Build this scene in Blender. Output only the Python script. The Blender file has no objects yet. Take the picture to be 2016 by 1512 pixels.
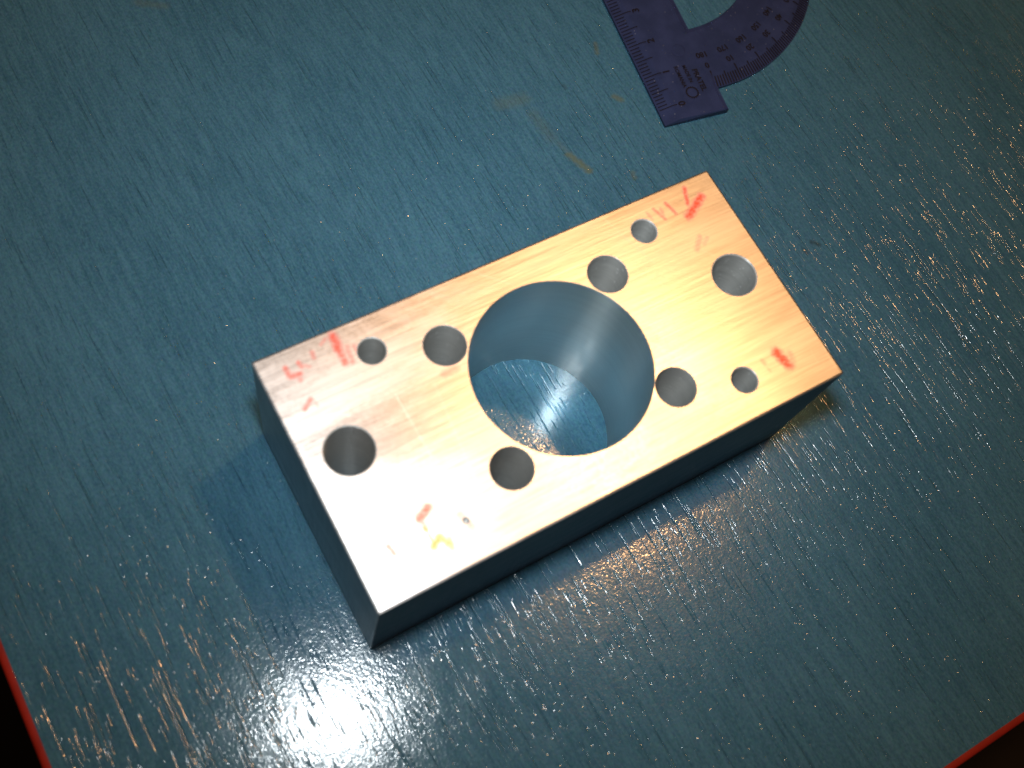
# Drilled aluminium block on a blue wood-grain table, lit by a camera flash and a warm room lamp.
# Units: 1 Blender unit = 1 cm.
import bpy, bmesh, math, random
from mathutils import Vector, Matrix

D = bpy.data
C = bpy.context
SC = C.scene
COL = SC.collection
random.seed(7)

# ------------------------------------------------------------------ camera
K = 1 / 1.2
RIGHT = Vector((0.86181, -0.48330, 0.15397))
DOWN = Vector((-0.40177, -0.83570, -0.37441))
FWD = Vector((0.30963, 0.26081, -0.91439))
CAM = Vector((-2.51897 * K, -9.04668 * K, (4.51561 + 21.68367) * K))
cd = D.cameras.new('camera')
cam = D.objects.new('camera', cd)
COL.objects.link(cam)
up = -DOWN
back = -FWD
m = Matrix((RIGHT, up, back)).transposed().to_4x4()
m.translation = CAM
cam.matrix_world = m
cd.sensor_width = 36.0
cd.lens = 2132.9 / 2016 * 36
cd.clip_start = 0.1
cd.clip_end = 2000
cd.dof.use_dof = True
cd.dof.focus_distance = 25.5
cd.dof.aperture_fstop = 0.16
SC.camera = cam
SC.unit_settings.scale_length = 0.01

# ------------------------------------------------------------------ world, lamps, exposure
w = D.worlds.new('World')
SC.world = w
w.use_nodes = True
w.node_tree.nodes['Background'].inputs[0].default_value = (1.0, 0.62, 0.40, 1)
w.node_tree.nodes['Background'].inputs[1].default_value = 0.035


def lamp(name, kind, loc, energy, colour):
    l = D.lights.new(name, kind)
    l.energy = energy
    l.color = colour
    o = D.objects.new(name, l)
    o.location = loc
    COL.objects.link(o)
    return o, l


# the camera's own flash: a small cool window a little above the lens
FLASH = CAM + up * 4.1 + RIGHT * 0.1 + FWD * 0.3
fo, fl = lamp('flash_lamp', 'AREA', FLASH, 1330, (0.90, 0.97, 1.0))
fl.shape = 'RECTANGLE'
fl.size = 2.4
fl.size_y = 1.5
fl.spread = math.radians(84)
fo.rotation_euler = (FWD + RIGHT * -0.03).to_track_quat('-Z', 'Y').to_euler()
# the warm bulb of the room, up to the right of the table
LDIR = Vector((0.402, 0.150, 1.0))
LAMP = Vector((5, -2.5, 3)) + LDIR * 105
WARM = (1.0, 0.52, 0.21)
lo, ll = lamp('room_lamp_bulb', 'POINT', LAMP, 185000, WARM)
ll.shadow_soft_size = 3.2
# the glowing shade round that bulb
so, sl = lamp('room_lamp_shade', 'AREA', LAMP + Vector((0, 0, 4)), 5000, WARM)
sl.shape = 'DISK'
sl.size = 44
so.rotation_euler = (-LDIR).to_track_quat('-Z', 'Y').to_euler()

SC.view_settings.view_transform = 'Standard'
SC.view_settings.look = 'None'
SC.view_settings.exposure = 0.0
SC.view_settings.gamma = 1.0
SC.render.engine = 'CYCLES'
cy = SC.cycles
cy.max_bounces = 10
cy.glossy_bounces = 6
cy.transparent_max_bounces = 12
cy.caustics_reflective = True
cy.blur_glossy = 0.0
cy.sample_clamp_indirect = 8.0
cy.use_denoising = True
cy.use_adaptive_sampling = True
cy.adaptive_threshold = 0.004
cy.denoising_prefilter = 'ACCURATE'


# ------------------------------------------------------------------ node helpers
class NT:
    def __init__(self, name):
        self.m = D.materials.new(name)
        self.m.use_nodes = True
        self.t = self.m.node_tree
        self.b = self.t.nodes['Principled BSDF']

    def new(self, kind, **kw):
        n = self.t.nodes.new(kind)
        for k, v in kw.items():
            setattr(n, k, v)
        return n

    def put(self, sock, v):
        if v is None:
            return
        if isinstance(v, bpy.types.NodeSocket):
            self.t.links.new(v, sock)
        elif isinstance(v, (tuple, list)) and len(v) == 3 and sock.type == 'RGBA':
            sock.default_value = (*v, 1)
        else:
            sock.default_value = v

    def math(self, op, a, b=None, c=None, clamp=False):
        n = self.new('ShaderNodeMath', operation=op, use_clamp=clamp)
        for i, v in enumerate((a, b, c)):
            self.put(n.inputs[i], v)
        return n.outputs[0]

    def vmath(self, op, a, b=None, scale=None):
        n = self.new('ShaderNodeVectorMath', operation=op)
        self.put(n.inputs[0], a)
        if b is not None:
            self.put(n.inputs[1], b)
        if scale is not None:
            self.put(n.inputs['Scale'], scale)
        return n.outputs['Value'] if op in ('DOT_PRODUCT', 'LENGTH', 'DISTANCE') else n.outputs[0]

    def coord(self, which='Object'):
        return self.new('ShaderNodeTexCoord').outputs[which]

    def mapping(self, v, scale=(1, 1, 1), rot=(0, 0, 0), loc=(0, 0, 0)):
        n = self.new('ShaderNodeMapping')
        self.put(n.inputs['Vector'], v)
        n.inputs['Scale'].default_value = scale
        n.inputs['Rotation'].default_value = rot
        n.inputs['Location'].default_value = loc
        return n.outputs[0]

    def noise(self, v, scale=1.0, detail=2.0, rough=0.5, dist=0.0, out=0):
        n = self.new('ShaderNodeTexNoise')
        self.put(n.inputs['Vector'], v)
        n.inputs['Scale'].default_value = scale
        n.inputs['Detail'].default_value = detail
        n.inputs['Roughness'].default_value = rough
        n.inputs['Distortion'].default_value = dist
        return n.outputs[out]

    def voronoi(self, v, scale=1.0, rnd=1.0, feature='F1', out='Distance'):
        n = self.new('ShaderNodeTexVoronoi', feature=feature)
        self.put(n.inputs['Vector'], v)
        n.inputs['Scale'].default_value = scale
        n.inputs['Randomness'].default_value = rnd
        return n.outputs[out]

    def step(self, v, lo, hi, a=0.0, b=1.0):
        n = self.new('ShaderNodeMapRange', interpolation_type='SMOOTHSTEP')
        self.put(n.inputs[0], v)
        n.inputs[1].default_value = lo
        n.inputs[2].default_value = hi
        n.inputs[3].default_value = a
        n.inputs[4].default_value = b
        return n.outputs[0]

    def mix(self, f, a, b, blend='MIX'):
        n = self.new('ShaderNodeMix', data_type='RGBA', blend_type=blend)
        self.put(n.inputs[0], f)
        self.put(n.inputs[6], a)
        self.put(n.inputs[7], b)
        return n.outputs[2]

    def bump(self, h, dist, strength=1.0, normal=None):
        n = self.new('ShaderNodeBump')
        n.inputs['Strength'].default_value = strength
        n.inputs['Distance'].default_value = dist
        self.put(n.inputs['Height'], h)
        if normal is not None:
            self.put(n.inputs['Normal'], normal)
        return n.outputs[0]

    def set(self, **kw):
        for k, v in kw.items():
            self.put(self.b.inputs[k.replace('_', ' ')], v)
        return self

    def strokes(self, flat, segs, ragged):
        """mask of rounded pen strokes: segs are (x0, y0, x1, y1, width, strength) in cm"""
        acc = None
        for x0, y0, x1, y1, wd, s in segs:
            pa = self.vmath('SUBTRACT', flat, (x0, y0, 0.0))
            ba = Vector((x1 - x0, y1 - y0, 0))
            h = self.vmath('DOT_PRODUCT', pa, tuple(ba / max(ba.length_squared, 1e-6)))
            h = self.math('MULTIPLY', h, 1.0, clamp=True)
            q = self.vmath('SUBTRACT', pa, self.vmath('SCALE', tuple(ba), scale=h))
            d = self.vmath('LENGTH', q)
            if ragged is not None:
                d = self.math('MULTIPLY_ADD', ragged, wd * 1.3, d)
            k = self.step(d, wd * (0.62 if ragged is None else 1.75), wd * 0.15, 0.0, s)
            acc = k if acc is None else self.math('MAXIMUM', acc, k)
        return acc


TOP_MARKS = {
'red': [
  (1.515,-0.149,1.499,-0.452,0.081,0.9),
  (1.499,-0.452,1.493,-0.713,0.072,0.75),
  (1.656,-0.46,1.615,-0.749,0.054,0.55),
  (1.78,-0.496,1.768,-0.623,0.055,0.5),
  (1.367,-0.146,1.258,-0.205,0.036,0.45),
  (1.044,-0.28,1.034,-0.385,0.044,0.5),
  (0.494,-0.367,0.508,-0.546,0.052,0.7),
  (0.508,-0.546,0.675,-0.562,0.052,0.75),
  (0.751,-0.359,0.766,-0.453,0.044,0.65),
  (0.822,-0.458,0.894,-0.514,0.035,0.4),
  (0.642,-0.632,0.634,-0.693,0.044,0.5),
  (0.644,-1.083,0.468,-1.21,0.044,0.65),
  (0.684,-1.123,0.698,-1.258,0.025,0.25),
  (3.006,-1.678,3.221,-1.669,0.083,0.35),
  (9.315,-0.171,9.174,-0.525,0.043,0.85),
  (9.522,-0.497,9.038,-0.774,0.085,0.95),
  (8.757,-0.315,8.824,-0.601,0.037,0.75),
  (8.448,-0.332,8.554,-0.634,0.032,0.6),
  (8.282,-0.361,8.303,-0.523,0.032,0.35),
  (8.596,-0.372,8.566,-0.538,0.031,0.4),
  (8.995,-1.264,8.772,-1.49,0.053,0.35),
  (9.118,-1.344,8.983,-1.435,0.043,0.25),
  (8.99,-4.048,9.066,-4.367,0.103,0.95),
  (9.237,-4.177,9.196,-4.359,0.063,0.3),
  (8.631,-4.066,8.65,-4.146,0.041,0.35),
  (8.645,-4.26,8.658,-4.313,0.031,0.25),
  (1.574,-3.742,1.35,-3.87,0.087,0.85),
  (1.366,-3.877,1.361,-4.075,0.053,0.6),
  (0.658,-4.032,0.701,-4.23,0.051,0.75),
],
'olive': [
  (1.345,-4.404,1.512,-4.311,0.069,0.9),
  (1.512,-4.311,1.586,-4.468,0.061,0.8),
  (1.635,-4.413,1.615,-4.561,0.052,0.7),
  (1.362,-4.035,1.37,-4.357,0.022,0.8),
],
'grey': [
  (2.0,-4.119,2.087,-4.384,0.070,0.6),
],
'scratch': [
  (4.418,-0.023,5.042,-0.642,0.014,1),
  (7.393,-0.067,7.82,-1.406,0.023,0.8),
  (7.747,-1.618,7.314,-3.324,0.021,0.6),
  (9.962,-2.13,10.0,-1.51,0.011,0.7),
  (9.928,-4.326,9.896,-4.846,0.021,1),
  (9.655,-4.316,9.629,-4.6,0.016,0.6),
  (2.022,-1.631,2.055,-2.975,0.018,0.6),
  (2.744,-1.761,2.495,-4.227,0.018,0.5),
  (8.862,-1.543,9.02,-1.74,0.017,1),
  (1.901,-0.084,2.623,-0.081,0.011,0.6),
  (6.278,-2.368,7.113,-2.526,0.012,0.5),
  (8.433,-2.905,9.441,-2.887,0.010,0.5),
  (0.905,-1.517,1.201,-1.714,0.013,0.8),
  (3.595,-1.049,3.444,-0.692,0.010,0.6),
],
}
TABLE_MARKS = {

'olive': [
  (9.511,3.34,9.747,2.748,0.089,0.8),
  (9.448,3.733,9.534,3.33,0.076,0.25),
  (11.48,4.375,11.579,4.234,0.079,0.7),
  (10.726,2.259,10.685,2.119,0.064,0.5),
  (8.67,5.303,9.274,5.213,0.179,0.3),
  (9.286,4.719,9.361,3.961,0.153,0.22),
  (1.895,11.328,2.456,10.992,0.105,0.3),
  (11.875,5.998,11.758,5.7,0.054,0.6),
],
'dark': [
  (13.845,-1.254,13.964,-1.4,0.054,0.8),
  (13.53,-1.359,13.565,-1.467,0.053,0.7),
  (10.439,5.175,10.44,5.075,0.040,0.6),
],
}


def flat_of(nt):
    return nt.vmath('MULTIPLY', nt.coord(), (1, 1, 0))


# ------------------------------------------------------------------ materials
def mat_table():
    t = NT('blue_wood_grain_laminate')
    p = flat_of(t)
    # the grain runs along y and wanders a little
    wob = t.noise(t.mapping(p, (0.35, 0.09, 1)), 1.0, 2.0)
    sep = t.new('ShaderNodeSeparateXYZ')
    t.put(sep.inputs[0], p)
    x = t.math('ADD', sep.outputs[0], t.math('MULTIPLY', t.math('SUBTRACT', wob, 0.5), 0.7))
    x = t.math('MULTIPLY_ADD', sep.outputs[1], 0.015, x)
    com = t.new('ShaderNodeCombineXYZ')
    t.put(com.inputs[0], x)
    t.put(com.inputs[1], sep.outputs[1])
    g = com.outputs[0]
    # pores: short pits strung out in rows
    row = t.step(t.noise(t.mapping(g, (1.7, 0.10, 1)), 1.0, 2.0, 0.55), 0.18, 0.38)
    acc = None
    for sx, sy, lx, hi, s_ in ((3.7, 0.10, 6.6, 0.12, 1.0), (7.5, 0.14, 1.3, 0.13, 1.0), (10.0, 0.24, 9.2, 0.15, 0.9), (4.6, 0.16, 0.0, 0.15, 1.0), (5.6, 0.22, 2.3, 0.16, 1.0), (6.6, 0.30, 5.9, 0.18, 1.0), (9.0, 0.50, 3.7, 0.22, 0.9), (13.0, 1.3, 8.1, 0.26, 0.7)):
        d = t.voronoi(t.mapping(g, (sx, sy, 1), loc=(lx, lx * 1.7, 0)), 1.0, 1.0)
        k = t.step(d, hi, 0.03, 0.0, s_)
        acc = k if acc is None else t.math('MAXIMUM', acc, k)
    bead = t.step(t.noise(t.mapping(g, (1, 0.7, 1)), 20.0, 1.0), 0.34, 0.58, 0.66, 1.0)
    pits = t.math('MULTIPLY', t.math('MULTIPLY', acc, row), bead)
    # fine leathery press texture
    fine = t.noise(t.mapping(g, (1.0, 0.7, 1)), 11.0, 2.0, 0.6)
    fine2 = t.noise(t.mapping(g, (1.0, 0.8, 1)), 26.0, 1.0, 0.6)
    speck = t.step(t.voronoi(t.mapping(g, (1, 0.8, 1), loc=(9, 4, 0)), 5.0, 1.0), 0.16, 0.05)
    h = t.math('MULTIPLY', pits, -0.017)
    h = t.math('MULTIPLY_ADD', fine, 0.0035, h)
    h = t.math('MULTIPLY_ADD', fine2, 0.0020, h)
    h = t.math('MULTIPLY_ADD', speck, -0.004, h)
    # colour: teal blue with faint streaks along the grain
    st = t.noise(t.mapping(g, (9.0, 0.9, 1)), 1.0, 4.0, 0.7)
    fl_ = t.noise(t.mapping(g, (1.0, 0.55, 1)), 22.0, 2.0, 0.7)
    big = t.noise(t.mapping(g, (0.5, 0.2, 1)), 0.6, 2.0)
    k = t.math('ADD', t.math('MULTIPLY', st, 0.5), t.math('MULTIPLY', fl_, 0.5))
    k = t.math('MULTIPLY_ADD', t.math('SUBTRACT', big, 0.5), 0.25, k)
    c = t.mix(t.step(k, 0.30, 0.70), (0.027, 0.088, 0.138), (0.060, 0.158, 0.226))
    hue = t.noise(t.mapping(g, (1.0, 0.6, 1), loc=(2, 5, 0)), 17.0, 2.0, 0.7, out=1)
    c = t.mix(0.22, c, hue, 'SOFT_LIGHT')
    c = t.mix(t.math('MULTIPLY', pits, 0.15), c, (0.012, 0.05, 0.075))
    rag = t.math('SUBTRACT', t.noise(p, 9.0, 2.0), 0.5)
    c = t.mix(t.math('MULTIPLY', t.strokes(p, TABLE_MARKS['olive'], rag), 0.6), c, (0.13, 0.12, 0.02))
    c = t.mix(t.math('MULTIPLY', t.strokes(p, TABLE_MARKS['dark'], rag), 0.6), c, (0.02, 0.018, 0.015))
    r = t.step(t.noise(p, 1.3, 3.0), 0.3, 0.7, 0.11, 0.145)
    r = t.math('MULTIPLY_ADD', pits, -0.03, r)
    t.set(Base_Color=c, Roughness=r, IOR=1.5, Normal=t.bump(h, 1.0))
    return t.m


def mat_block():
    t = NT('brushed_aluminium')
    p3 = t.coord()
    p = flat_of(t)
    brush = t.noise(t.mapping(p3, (0.9, 26.0, 26.0)), 1.0, 3.0, 0.7)
    brush2 = t.noise(t.mapping(p3, (0.45, 9.0, 9.0), rot=(0, 0, 0.03)), 1.0, 3.0, 0.6)
    smear = t.noise(t.mapping(p3, (0.35, 0.9, 0.9)), 1.0, 3.0, 0.6, 0.4)
    fine = t.noise(p3, 14.0, 2.0)
    k = t.math('ADD', t.math('MULTIPLY', brush, 0.45), t.math('MULTIPLY', brush2, 0.35))
    k = t.math('MULTIPLY_ADD', smear, 0.25, k)
    c = t.mix(t.step(k, 0.36, 0.68), (0.50, 0.485, 0.48), (0.72, 0.71, 0.705))
    scr = t.strokes(p, TOP_MARKS['scratch'], None)
    c = t.mix(t.math('MULTIPLY', scr, 0.28), c, (0.97, 0.97, 0.97))
    rag = t.math('SUBTRACT', t.noise(t.mapping(p, (8, 8, 1), rot=(0, 0, 0.5)), 1.0, 3.0, 0.7), 0.5)
    wear = t.step(t.noise(t.mapping(p, (11, 19, 1), rot=(0, 0, 0.3)), 1.0, 3.0, 0.7), 0.30, 0.58, 0.55, 1.0)
    red = t.math('MULTIPLY', t.strokes(p, TOP_MARKS['red'], rag), wear)
    oli = t.math('MULTIPLY', t.strokes(p, TOP_MARKS['olive'], rag), wear)
    gre = t.math('MULTIPLY', t.strokes(p, TOP_MARKS['grey'], rag), wear)
    c = t.mix(red, c, (0.74, 0.065, 0.02))
    c = t.mix(oli, c, (0.45, 0.30, 0.02))
    c = t.mix(gre, c, (0.20, 0.19, 0.21))
    ink = t.math('MAXIMUM', t.math('MAXIMUM', red, oli), gre)
    met = t.math('SUBTRACT', 1.0, t.math('MULTIPLY', ink, 0.55))
    r = t.step(t.math('ADD', smear, t.math('MULTIPLY', fine, 0.3)), 0.45, 0.85, 0.30, 0.40)
    r = t.math('MULTIPLY_ADD', scr, 0.10, r)
    tan = t.new('ShaderNodeTangent', direction_type='UV_MAP')
    tan.uv_map = 'UVMap'
    nrm = t.bump(t.math('ADD', t.math('MULTIPLY', brush, 0.0011), t.math('MULTIPLY', brush2, 0.0016)), 1.0)
    t.set(Base_Color=c, Metallic=met, Roughness=r, Normal=nrm, Tangent=tan.outputs[0])
    t.set(Anisotropic=0.25, Anisotropic_Rotation=0.25)
    return t.m


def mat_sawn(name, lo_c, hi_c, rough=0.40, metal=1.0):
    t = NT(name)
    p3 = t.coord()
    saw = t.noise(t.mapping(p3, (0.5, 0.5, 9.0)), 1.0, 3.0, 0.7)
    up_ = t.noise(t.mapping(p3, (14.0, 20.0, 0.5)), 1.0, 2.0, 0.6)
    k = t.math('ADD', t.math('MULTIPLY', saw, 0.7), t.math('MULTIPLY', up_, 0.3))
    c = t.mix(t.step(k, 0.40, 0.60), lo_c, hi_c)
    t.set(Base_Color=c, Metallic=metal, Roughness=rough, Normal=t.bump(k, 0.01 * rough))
    return t.m


def mat_bore():
    t = NT('turned_aluminium')
    p3 = t.coord()
    ring = t.noise(t.mapping(p3, (0.3, 0.3, 13.0)), 1.0, 3.0, 0.7)
    smear = t.noise(p3, 1.5, 3.0)
    c = t.mix(ring, (0.43, 0.475, 0.475), (0.58, 0.63, 0.625))
    tan = t.new('ShaderNodeTangent', direction_type='RADIAL', axis='Z')
    t.set(Base_Color=c, Metallic=0.88, Roughness=t.step(smear, 0.3, 0.7, 0.31, 0.34), Tangent=tan.outputs[0])
    t.set(Anisotropic=0.6, Anisotropic_Rotation=0.25)
    return t.m


def mat_hole():
    t = NT('drilled_aluminium')
    p3 = t.coord()
    ring = t.noise(t.mapping(p3, (1.2, 1.2, 16.0), rot=(0.10, 0.05, 0)), 1.0, 3.0, 0.75)
    burr = t.step(t.voronoi(t.mapping(p3, (3, 3, 9)), 1.6), 0.16, 0.05)
    c = t.mix(ring, (0.33, 0.345, 0.34), (0.60, 0.615, 0.60))
    c = t.mix(t.math('MULTIPLY', burr, 0.6), c, (0.9, 0.9, 0.9))
    h = t.math('MULTIPLY_ADD', burr, 0.02, t.math('MULTIPLY', ring, 0.016))
    tan = t.new('ShaderNodeTangent', direction_type='RADIAL', axis='Z')
    t.set(Base_Color=c, Metallic=0.3, Roughness=0.42, Normal=t.bump(h, 0.6), Tangent=tan.outputs[0])
    t.set(Anisotropic=0.8, Anisotropic_Rotation=0.25)
    return t.m


def mat_plain(name, col, rough=0.5, noise=0.15, scale=3.0, **kw):
    t = NT(name)
    n = t.noise(t.coord(), scale, 3.0)
    c = t.mix(t.step(n, 0.3, 0.7), tuple(v * (1 - noise) for v in col), tuple(v * (1 + noise) for v in col))
    t.set(Base_Color=c, Roughness=rough, **kw)
    return t.m


def mat_plastic(name, col, alpha, rough):
    t = NT(name)
    p = t.coord()
    n = t.noise(p, 2.0, 3.0)
    dust = t.step(t.voronoi(p, 5.0), 0.10, 0.03)
    c = t.mix(t.step(n, 0.3, 0.7), tuple(v * 0.85 for v in col), tuple(v * 1.15 for v in col))
    c = t.mix(t.math('MULTIPLY', dust, 0.35), c, (0.6, 0.6, 0.65))
    t.set(Base_Color=c, Alpha=alpha, Roughness=t.step(n, 0.3, 0.7, rough, rough + 0.08),
          Normal=t.bump(t.noise(p, 7.0, 3.0), 0.004))
    return t.m


M_TABLE = mat_table()
M_BLOCK = mat_block()
M_SIDE_DIM = mat_sawn('dimmed_sawn_aluminium', (0.22, 0.21, 0.21), (0.42, 0.41, 0.41))  # left face: reflection of the dark surroundings painted in as a dimmer metal
M_END = mat_sawn('milled_end_aluminium', (0.85, 0.84, 0.82), (0.95, 0.94, 0.92), 0.10)  # unseen end face, tone raised to throw more lamp light onto the table
M_SIDE_SHADED = mat_sawn('shaded_side_aluminium', (0.018, 0.009, 0.012), (0.105, 0.06, 0.066), 0.45, 0.55)  # long sides: dark room and warm table reflection painted into the base colour
M_BORE = mat_bore()
M_HOLE = mat_hole()
M_TRIM = mat_plain('red_plastic', (0.27, 0.014, 0.006), 0.38, 0.12, 2.0)
M_CORE = mat_plain('chipboard', (0.10, 0.07, 0.04), 0.8, 0.3, 6.0)
M_FLOOR = mat_plain('dark_floor', (0.012, 0.009, 0.007), 0.8, 0.3, 0.05)
M_PLASTIC = mat_plastic('blue_violet_plastic', (0.036, 0.046, 0.122), 0.57, 0.07)
M_PLASTIC_EDGE = mat_plastic('blue_violet_plastic_edge', (0.012, 0.010, 0.040), 0.92, 0.16)
M_INK = mat_plain('black_print', (0.005, 0.005, 0.010), 0.6, 0.2, 4.0, Specular_IOR_Level=0.15)
M_BURR = mat_plain('bright_aluminium', (0.85, 0.85, 0.84), 0.25, 0.05, 4.0, Metallic=1.0)


# ------------------------------------------------------------------ object helpers
def link(name, me, mat, parent=None, smooth=False):
    o = D.objects.new(name, me)
    for x in (mat if isinstance(mat, (list, tuple)) else [mat]):
        me.materials.append(x)
    if smooth:
        for f in me.polygons:
            f.use_smooth = True
    COL.objects.link(o)
    if parent:
        o.parent = parent
    return o


def mesh_of(bm, name):
    me = D.meshes.new(name)
    bm.to_mesh(me)
    bm.free()
    return me


def pydata(name, vs, fs):
    me = D.meshes.new(name)
    me.from_pydata(vs, [], fs)
    me.update()
    return me


def thing(name, label, cat, loc=(0, 0, 0), rotz=0.0):
    o = D.objects.new(name, None)
    o.empty_display_size = 1
    o.location = loc
    o.rotation_euler = (0, 0, rotz)
    o['label'] = label
    o['category'] = cat
    COL.objects.link(o)
    return o


# ------------------------------------------------------------------ floor and table
bm = bmesh.new()
bmesh.ops.create_grid(bm, x_segments=8, y_segments=8, size=600)
fl_o = link('floor', mesh_of(bm, 'floor'), M_FLOOR)
fl_o.location = (0, 0, -73)
fl_o['kind'] = 'structure'

TX0, TX1, TY0, TY1 = -6.0, 84.0, -12.58, 62.0
TH = 2.2
table = thing('table', 'blue wood grain laminate table top with a thin red plastic edge', 'table')
bm = bmesh.new()
bmesh.ops.create_cube(bm, size=1)
for v in bm.verts:
    v.co = Vector((TX0 if v.co.x < 0 else TX1, TY0 if v.co.y < 0 else TY1, -TH if v.co.z < 0 else 0))
link('tabletop', mesh_of(bm, 'tabletop'), [M_TABLE], table)
# red edge moulding: a bullnose profile carried round the slab, its lip flush under the laminate
prof = []
for i in range(13):
    a = math.pi / 2 - math.pi * i / 12
    prof.append((0.02 + 0.16 * max(0, math.cos(a)) ** 0.8, -TH / 2 + (TH / 2 - 0.012) * (1 if a > 0.01 else -1 if a < -0.01 else 0) if abs(a) < 1e-6 else -TH / 2 + (TH / 2 - 0.012) * math.copysign(min(1.0, abs(math.sin(a)) ** 0.12), a)))
prof = [(0.0, -0.008)] + prof + [(0.0, -TH + 0.008)]
corners = [(TX0, TY0, -1, -1), (TX1, TY0, 1, -1), (TX1, TY1, 1, 1), (TX0, TY1, -1, 1)]
vs, fs = [], []
n = len(prof)
for (cx, cy_, sx, sy) in corners:
    for (o_, z) in prof:
        vs.append((cx + sx * o_, cy_ + sy * o_, z))
for i in range(4):
    j = (i + 1) % 4
    for k_ in range(n - 1):
        fs.append((i * n + k_, i * n + k_ + 1, j * n + k_ + 1, j * n + k_))
link('edge_moulding', pydata('edge_moulding', vs, fs), M_TRIM, table, True)
# four plain legs under the slab
for lx in (TX0 + 5, TX1 - 5):
    for ly in (TY0 + 5, TY1 - 5):
        bm = bmesh.new()
        bmesh.ops.create_cone(bm, cap_ends=True, segments=20, radius1=2.0, radius2=2.6, depth=73 - TH - 0.04)
        lg = link('leg', mesh_of(bm, 'leg'), M_CORE, table, True)
        lg.location = (lx, ly, -TH - 0.02 - (73 - TH - 0.04) / 2)

# ------------------------------------------------------------------ metal block
BL, BW, BH = 10.0, 5.007, 3.763
BZ = 0.006
BORE = (5.050, -2.480, 1.754)
HOLES = [(0.830, -2.235, 0.452), (9.168, -2.285, 0.452),
         (3.268, -1.182, 0.405), (6.830, -1.195, 0.405), (6.792, -3.787, 0.402), (3.232, -3.790, 0.405),
         (2.020, -0.709, 0.258), (8.008, -0.682, 0.258), (8.090, -4.250, 0.258)]
PUNCH = (2.050, -4.255, 0.045)


def cutter(bm, x, y, r, z0, seg, ch):
    prof_ = [(r, z0), (r, BH - ch), (r + ch, BH), (r + ch, BH + 0.5)]
    rings = []
    for rr, z in prof_:
        rings.append([bm.verts.new((x + rr * math.cos(2 * math.pi * i / seg), y + rr * math.sin(2 * math.pi * i / seg), z)) for i in range(seg)])
    for a, b in zip(rings, rings[1:]):
        for i in range(seg):
            j = (i + 1) % seg
            bm.faces.new((a[i], a[j], b[j], b[i]))
    bm.faces.new(list(reversed(rings[0])))
    bm.faces.new(rings[-1])


bm = bmesh.new()
bmesh.ops.create_cube(bm, size=1)
for v in bm.verts:
    v.co = Vector((0 if v.co.x < 0 else BL, -BW if v.co.y < 0 else 0, 0 if v.co.z < 0 else BH))
bmesh.ops.bevel(bm, geom=list(bm.edges), offset=0.042, segments=2, profile=0.6, affect='EDGES')
box_o = link('block_blank', mesh_of(bm, 'block_blank'), M_BLOCK)
bm = bmesh.new()
cutter(bm, *BORE, -0.5, 160, 0.012)
for h_ in HOLES:
    cutter(bm, *h_, -0.5, 56, 0.010 if 0.3 < h_[2] < 0.44 else 0.022)
cutter(bm, PUNCH[0], PUNCH[1], PUNCH[2], BH - 0.10, 20, 0.02)
cut_o = link('block_cutter', mesh_of(bm, 'block_cutter'), M_BLOCK)
md = box_o.modifiers.new('drill', 'BOOLEAN')
md.operation = 'DIFFERENCE'
md.solver = 'EXACT'
md.object = cut_o
dg = C.evaluated_depsgraph_get()
full = D.meshes.new_from_object(box_o.evaluated_get(dg))
D.objects.remove(box_o)
D.objects.remove(cut_o)

block = thing('metal_block', 'drilled rectangular aluminium block with a big round bore and red marker smudges', 'metal block', (0, 0, BZ))
src = bmesh.new()
src.from_mesh(full)
src.faces.ensure_lookup_table()
groups = {}
axes = [BORE] + HOLES + [PUNCH]
for f in src.faces:
    c = f.calc_center_median()
    key = -1
    if 1e-4 < c.z < BH - 1e-4:
        off = [abs(math.hypot(c.x - x, c.y - y) - r) for x, y, r in axes]
        if min(off) < 0.03:
            key = off.index(min(off))
        if math.hypot(c.x - PUNCH[0], c.y - PUNCH[1]) < 0.09 and c.z > BH - 0.2:
            key = len(axes) - 1
    groups.setdefault(key, []).append(f.index)


def split(key, name, mat, smooth, uv=False):
    b = src.copy()
    b.faces.ensure_lookup_table()
    keep = set(groups[key])
    bmesh.ops.delete(b, geom=[f for f in b.faces if f.index not in keep], context='FACES')
    if uv:
        lay = b.loops.layers.uv.new('UVMap')
        for f in b.faces:
            for l in f.loops:
                co = l.vert.co
                l[lay].uv = (co.x, co.y) if abs(f.normal.z) > 0.3 else (co.x + co.y, co.z)
    for f in b.faces:
        f.smooth = smooth
    o = link(name, mesh_of(b, name), mat, block)
    if smooth:
        o.data.set_sharp_from_angle(angle=math.radians(25))
    return o


body = split(-1, 'block_body', M_BLOCK, False, True)

b0 = split(0, 'bore_wall', M_BORE, True)
b0.data.materials.clear()
b0.data.materials.append(M_BORE)
for i in range(1, len(axes)):
    o = split(i, 'bolt_hole' if i <= len(HOLES) else 'punch_mark', M_HOLE, True)
    o.data.materials.clear()
    o.data.materials.append(M_HOLE)
for o in block.children:
    if len(o.data.materials) > 1:
        mm = o.data.materials[-1]
        o.data.materials.clear()
        o.data.materials.append(mm)
body.data.materials.append(M_SIDE_DIM)
body.data.materials.append(M_SIDE_SHADED)
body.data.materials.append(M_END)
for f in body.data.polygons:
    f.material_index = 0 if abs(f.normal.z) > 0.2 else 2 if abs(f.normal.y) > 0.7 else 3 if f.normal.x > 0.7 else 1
src.free()

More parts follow.
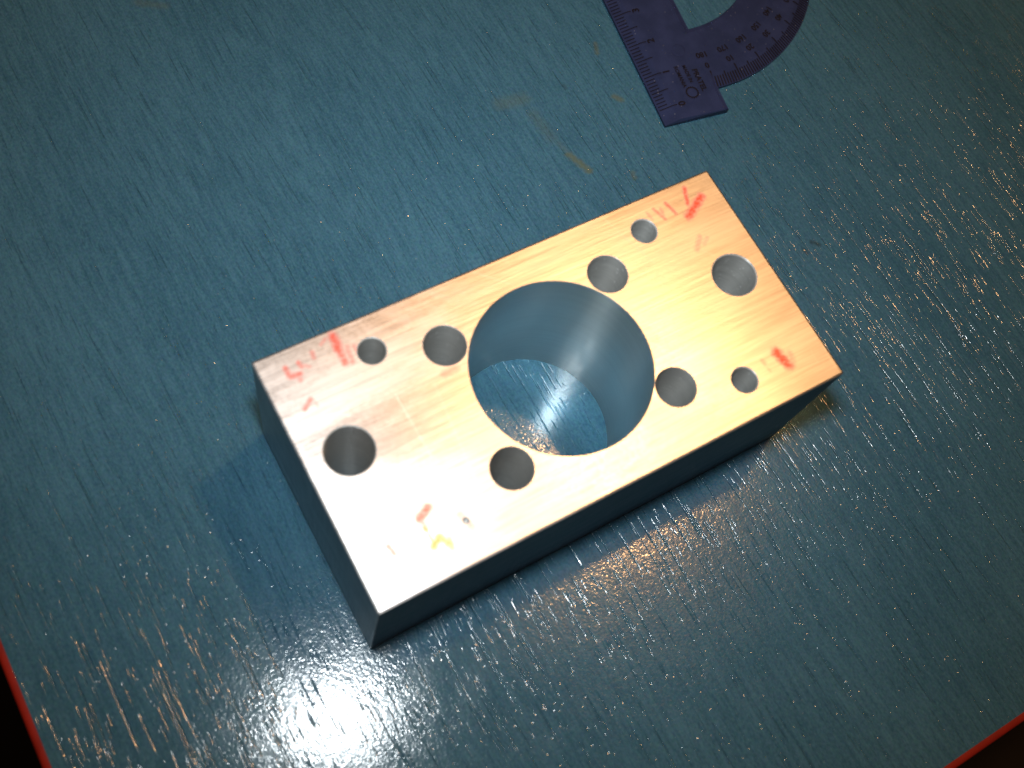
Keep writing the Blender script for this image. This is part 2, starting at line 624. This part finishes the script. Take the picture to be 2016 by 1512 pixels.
# ------------------------------------------------------------------ protractor
PZ = 0.012
PT, PE = 0.19, 0.07           # thickness of the plate and of its thinned edges
RW, RL = 1.79, 10.90
PC = (1.79, 5.45)
RO, RI = 4.72, 2.88
prot = thing('protractor', 'blue violet transparent plastic ruler with a half round protractor', 'protractor',
             (14.609 * K, 3.668 * K, PZ), math.radians(-8.257))
AN = 72
ang = [math.pi * i / AN for i in range(AN + 1)]


def arc(r, z, dx=0.0):
    return [(PC[0] + dx + r * math.sin(a), PC[1] - r * math.cos(a), z) for a in ang]


vs, fs, mi = [], [], []


def addv(l):
    s = len(vs)
    vs.extend(l)
    return list(range(s, s + len(l)))


BV = 0.40
ch_ = 0.025
c_ = PC[1]
strip_top = addv([(BV, ch_, PT), (RW - ch_, ch_, PT)])
a_out_t = addv(arc(RO - BV, PT))
a_in_t = addv(arc(RI + ch_, PT))
strip_top2 = addv([(RW - ch_, RL - ch_, PT), (BV, RL - ch_, PT)])
fs.append([strip_top[0], strip_top[1], a_out_t[0], a_in_t[0], a_in_t[-1], a_out_t[-1], strip_top2[0], strip_top2[1]]); mi.append(0)
for i in range(AN):
    fs.append([a_in_t[i], a_out_t[i], a_out_t[i + 1], a_in_t[i + 1]]); mi.append(0)
# bevelled borders
lo_e = addv([(0, 0, PE), (RW, 0, PE + 0.09)])
a_out_m = addv(arc(RO, PE))
lo_e2 = addv([(RW, RL, PE + 0.09), (0, RL, PE)])
loop_t = [strip_top[0], strip_top[1]] + a_out_t + [strip_top2[0], strip_top2[1]]
loop_m = [lo_e[0], lo_e[1]] + a_out_m + [lo_e2[0], lo_e2[1]]
lo_b = addv([(x, y, 0.0) for x, y, z in [vs[i] for i in loop_m]])
nl = len(loop_t)
for i in range(nl):
    j = (i + 1) % nl
    fs.append([loop_t[i], loop_m[i], loop_m[j], loop_t[j]]); mi.append(0)
    fs.append([loop_m[i], lo_b[i], lo_b[j], loop_m[j]]); mi.append(1)
# the half-round opening
in_m = addv(arc(RI, PT - ch_))
in_b = addv(arc(RI, 0.0))
for i in range(AN):
    fs.append([a_in_t[i + 1], in_m[i + 1], in_m[i], a_in_t[i]]); mi.append(0)
    fs.append([in_m[i + 1], in_b[i + 1], in_b[i], in_m[i]]); mi.append(1)
fs.append([a_in_t[0], in_m[0], in_m[-1], a_in_t[-1]]); mi.append(0)
fs.append([in_m[0], in_b[0], in_b[-1], in_m[-1]]); mi.append(1)
# underside
fs.append(list(reversed([lo_b[0], lo_b[1], lo_b[2], in_b[0], in_b[-1], lo_b[2 + AN], lo_b[3 + AN], lo_b[4 + AN]]))); mi.append(0)
for i in range(AN):
    fs.append([in_b[i + 1], lo_b[2 + i + 1], lo_b[2 + i], in_b[i]]); mi.append(0)
me = pydata('plate', vs, [tuple(f) for f in fs])
plate = link('plate', me, [M_PLASTIC, M_PLASTIC_EDGE], prot)
for p_, k_ in zip(me.polygons, mi):
    p_.material_index = k_


def zr(nn):                      # height of the top over the ruler edge / over the rim
    return (PE + (PT - PE) * min(1.0, nn / BV)) + 0.004


tv, tf = [], []


def tick(p0, p1, wd, z0, z1, mid=None):
    """a printed line from p0 to p1, broken where the bevel meets the flat"""
    pts = [(p0, z0)] + ([mid] if mid else []) + [(p1, z1)]
    d = (Vector(p1) - Vector(p0)).normalized()
    s = Vector((-d.y, d.x)) * wd / 2
    b = len(tv)
    for (q, z) in pts:
        tv.append((q[0] + s.x, q[1] + s.y, z))
        tv.append((q[0] - s.x, q[1] - s.y, z))
    for i in range(len(pts) - 1):
        tf.append((b + 2 * i, b + 2 * i + 1, b + 2 * i + 3, b + 2 * i + 2))


S0 = 0.45
for i in range(0, 101):
    y = S0 + i * 0.1
    ln = 0.47 if i % 5 == 0 else 0.27
    if i % 10 == 0:
        ln = 0.50
    mid = ((BV, y), zr(BV)) if ln > BV else None
    tick((0.035, y), (ln, y), 0.026, zr(0.035), zr(ln), mid)
ruler_marks = link('ruler_marks', pydata('ruler_marks', tv, tf), M_INK, prot)
ruler_marks['kind'] = 'stuff'
tv, tf = [], []
for i in range(0, 181):
    a = math.radians(i)
    u = Vector((math.sin(a), -math.cos(a)))
    c0 = Vector(PC)
    ln = 0.46 if i % 10 == 0 else 0.36 if i % 5 == 0 else 0.29
    mid = None
    if ln > BV:
        mid = (tuple(c0 + u * (RO - BV)), zr(BV))
    tick(tuple(c0 + u * (RO - 0.02)), tuple(c0 + u * (RO - ln)), 0.036, zr(0.02), zr(ln), mid)
deg_marks = link('degree_marks', pydata('degree_marks', tv, tf), M_INK, prot)
deg_marks['kind'] = 'stuff'


def text(body, x, y, size, rot, name, bold=0.0):
    cu = D.curves.new(name, 'FONT')
    cu.body = body
    cu.size = size
    cu.align_x = 'CENTER'
    cu.align_y = 'CENTER'
    cu.offset = bold
    cu.resolution_u = 3
    o = D.objects.new(name, cu)
    COL.objects.link(o)
    d_ = C.evaluated_depsgraph_get()
    me_ = D.meshes.new_from_object(o.evaluated_get(d_))
    D.objects.remove(o)
    me_.materials.clear()
    r = link(name, me_, M_INK, prot)
    r.location = (x, y, PT + 0.004)
    r.rotation_euler = (0, 0, rot)
    return r


for i in range(0, 5):
    text(str(i), 0.645, S0 + i * 1.0, 0.27, math.pi / 2, 'numeral', 0.008)
for i in range(0, 10):
    a = math.radians(i * 10)
    for r_, s_ in ((4.075, str(i * 10)), (3.735, str(180 - i * 10))):
        text(s_, PC[0] + r_ * math.sin(a), PC[1] - r_ * math.cos(a), 0.225, math.pi + a, 'numeral', 0.007)
text('PRATEL', 1.39, 1.00, 0.205, -math.pi / 2, 'lettering', 0.006)
text('MADE IN', 1.16, 1.25, 0.135, -math.pi / 2, 'lettering', 0.005)
text('ROMANIA', 0.93, 1.21, 0.145, -math.pi / 2, 'lettering', 0.005)


def ring(name, x, y, r0, r1, z0, z1, seg, mat, teeth=0):
    v_, f_ = [], []
    for i in range(seg):
        a = 2 * math.pi * i / seg
        ro = r1 + (0.018 if teeth and (i * teeth // (seg // 2)) % 2 == 0 else 0)
        v_ += [(x + r0 * math.cos(a), y + r0 * math.sin(a), z0), (x + ro * math.cos(a), y + ro * math.sin(a), z1)]
    for i in range(seg):
        j = (i + 1) % seg
        f_.append((2 * i, 2 * i + 1, 2 * j + 1, 2 * j))
    return link(name, pydata(name, v_, f_), mat, prot)


ring('gear_emblem', 1.045, 0.690, 0.135, 0.165, PT + 0.004, PT + 0.004, 72, M_INK, 18)
ring('moulding_ring', 1.235, 1.995, 0.165, 0.185, PT + 0.010, PT + 0.001, 40, M_PLASTIC)
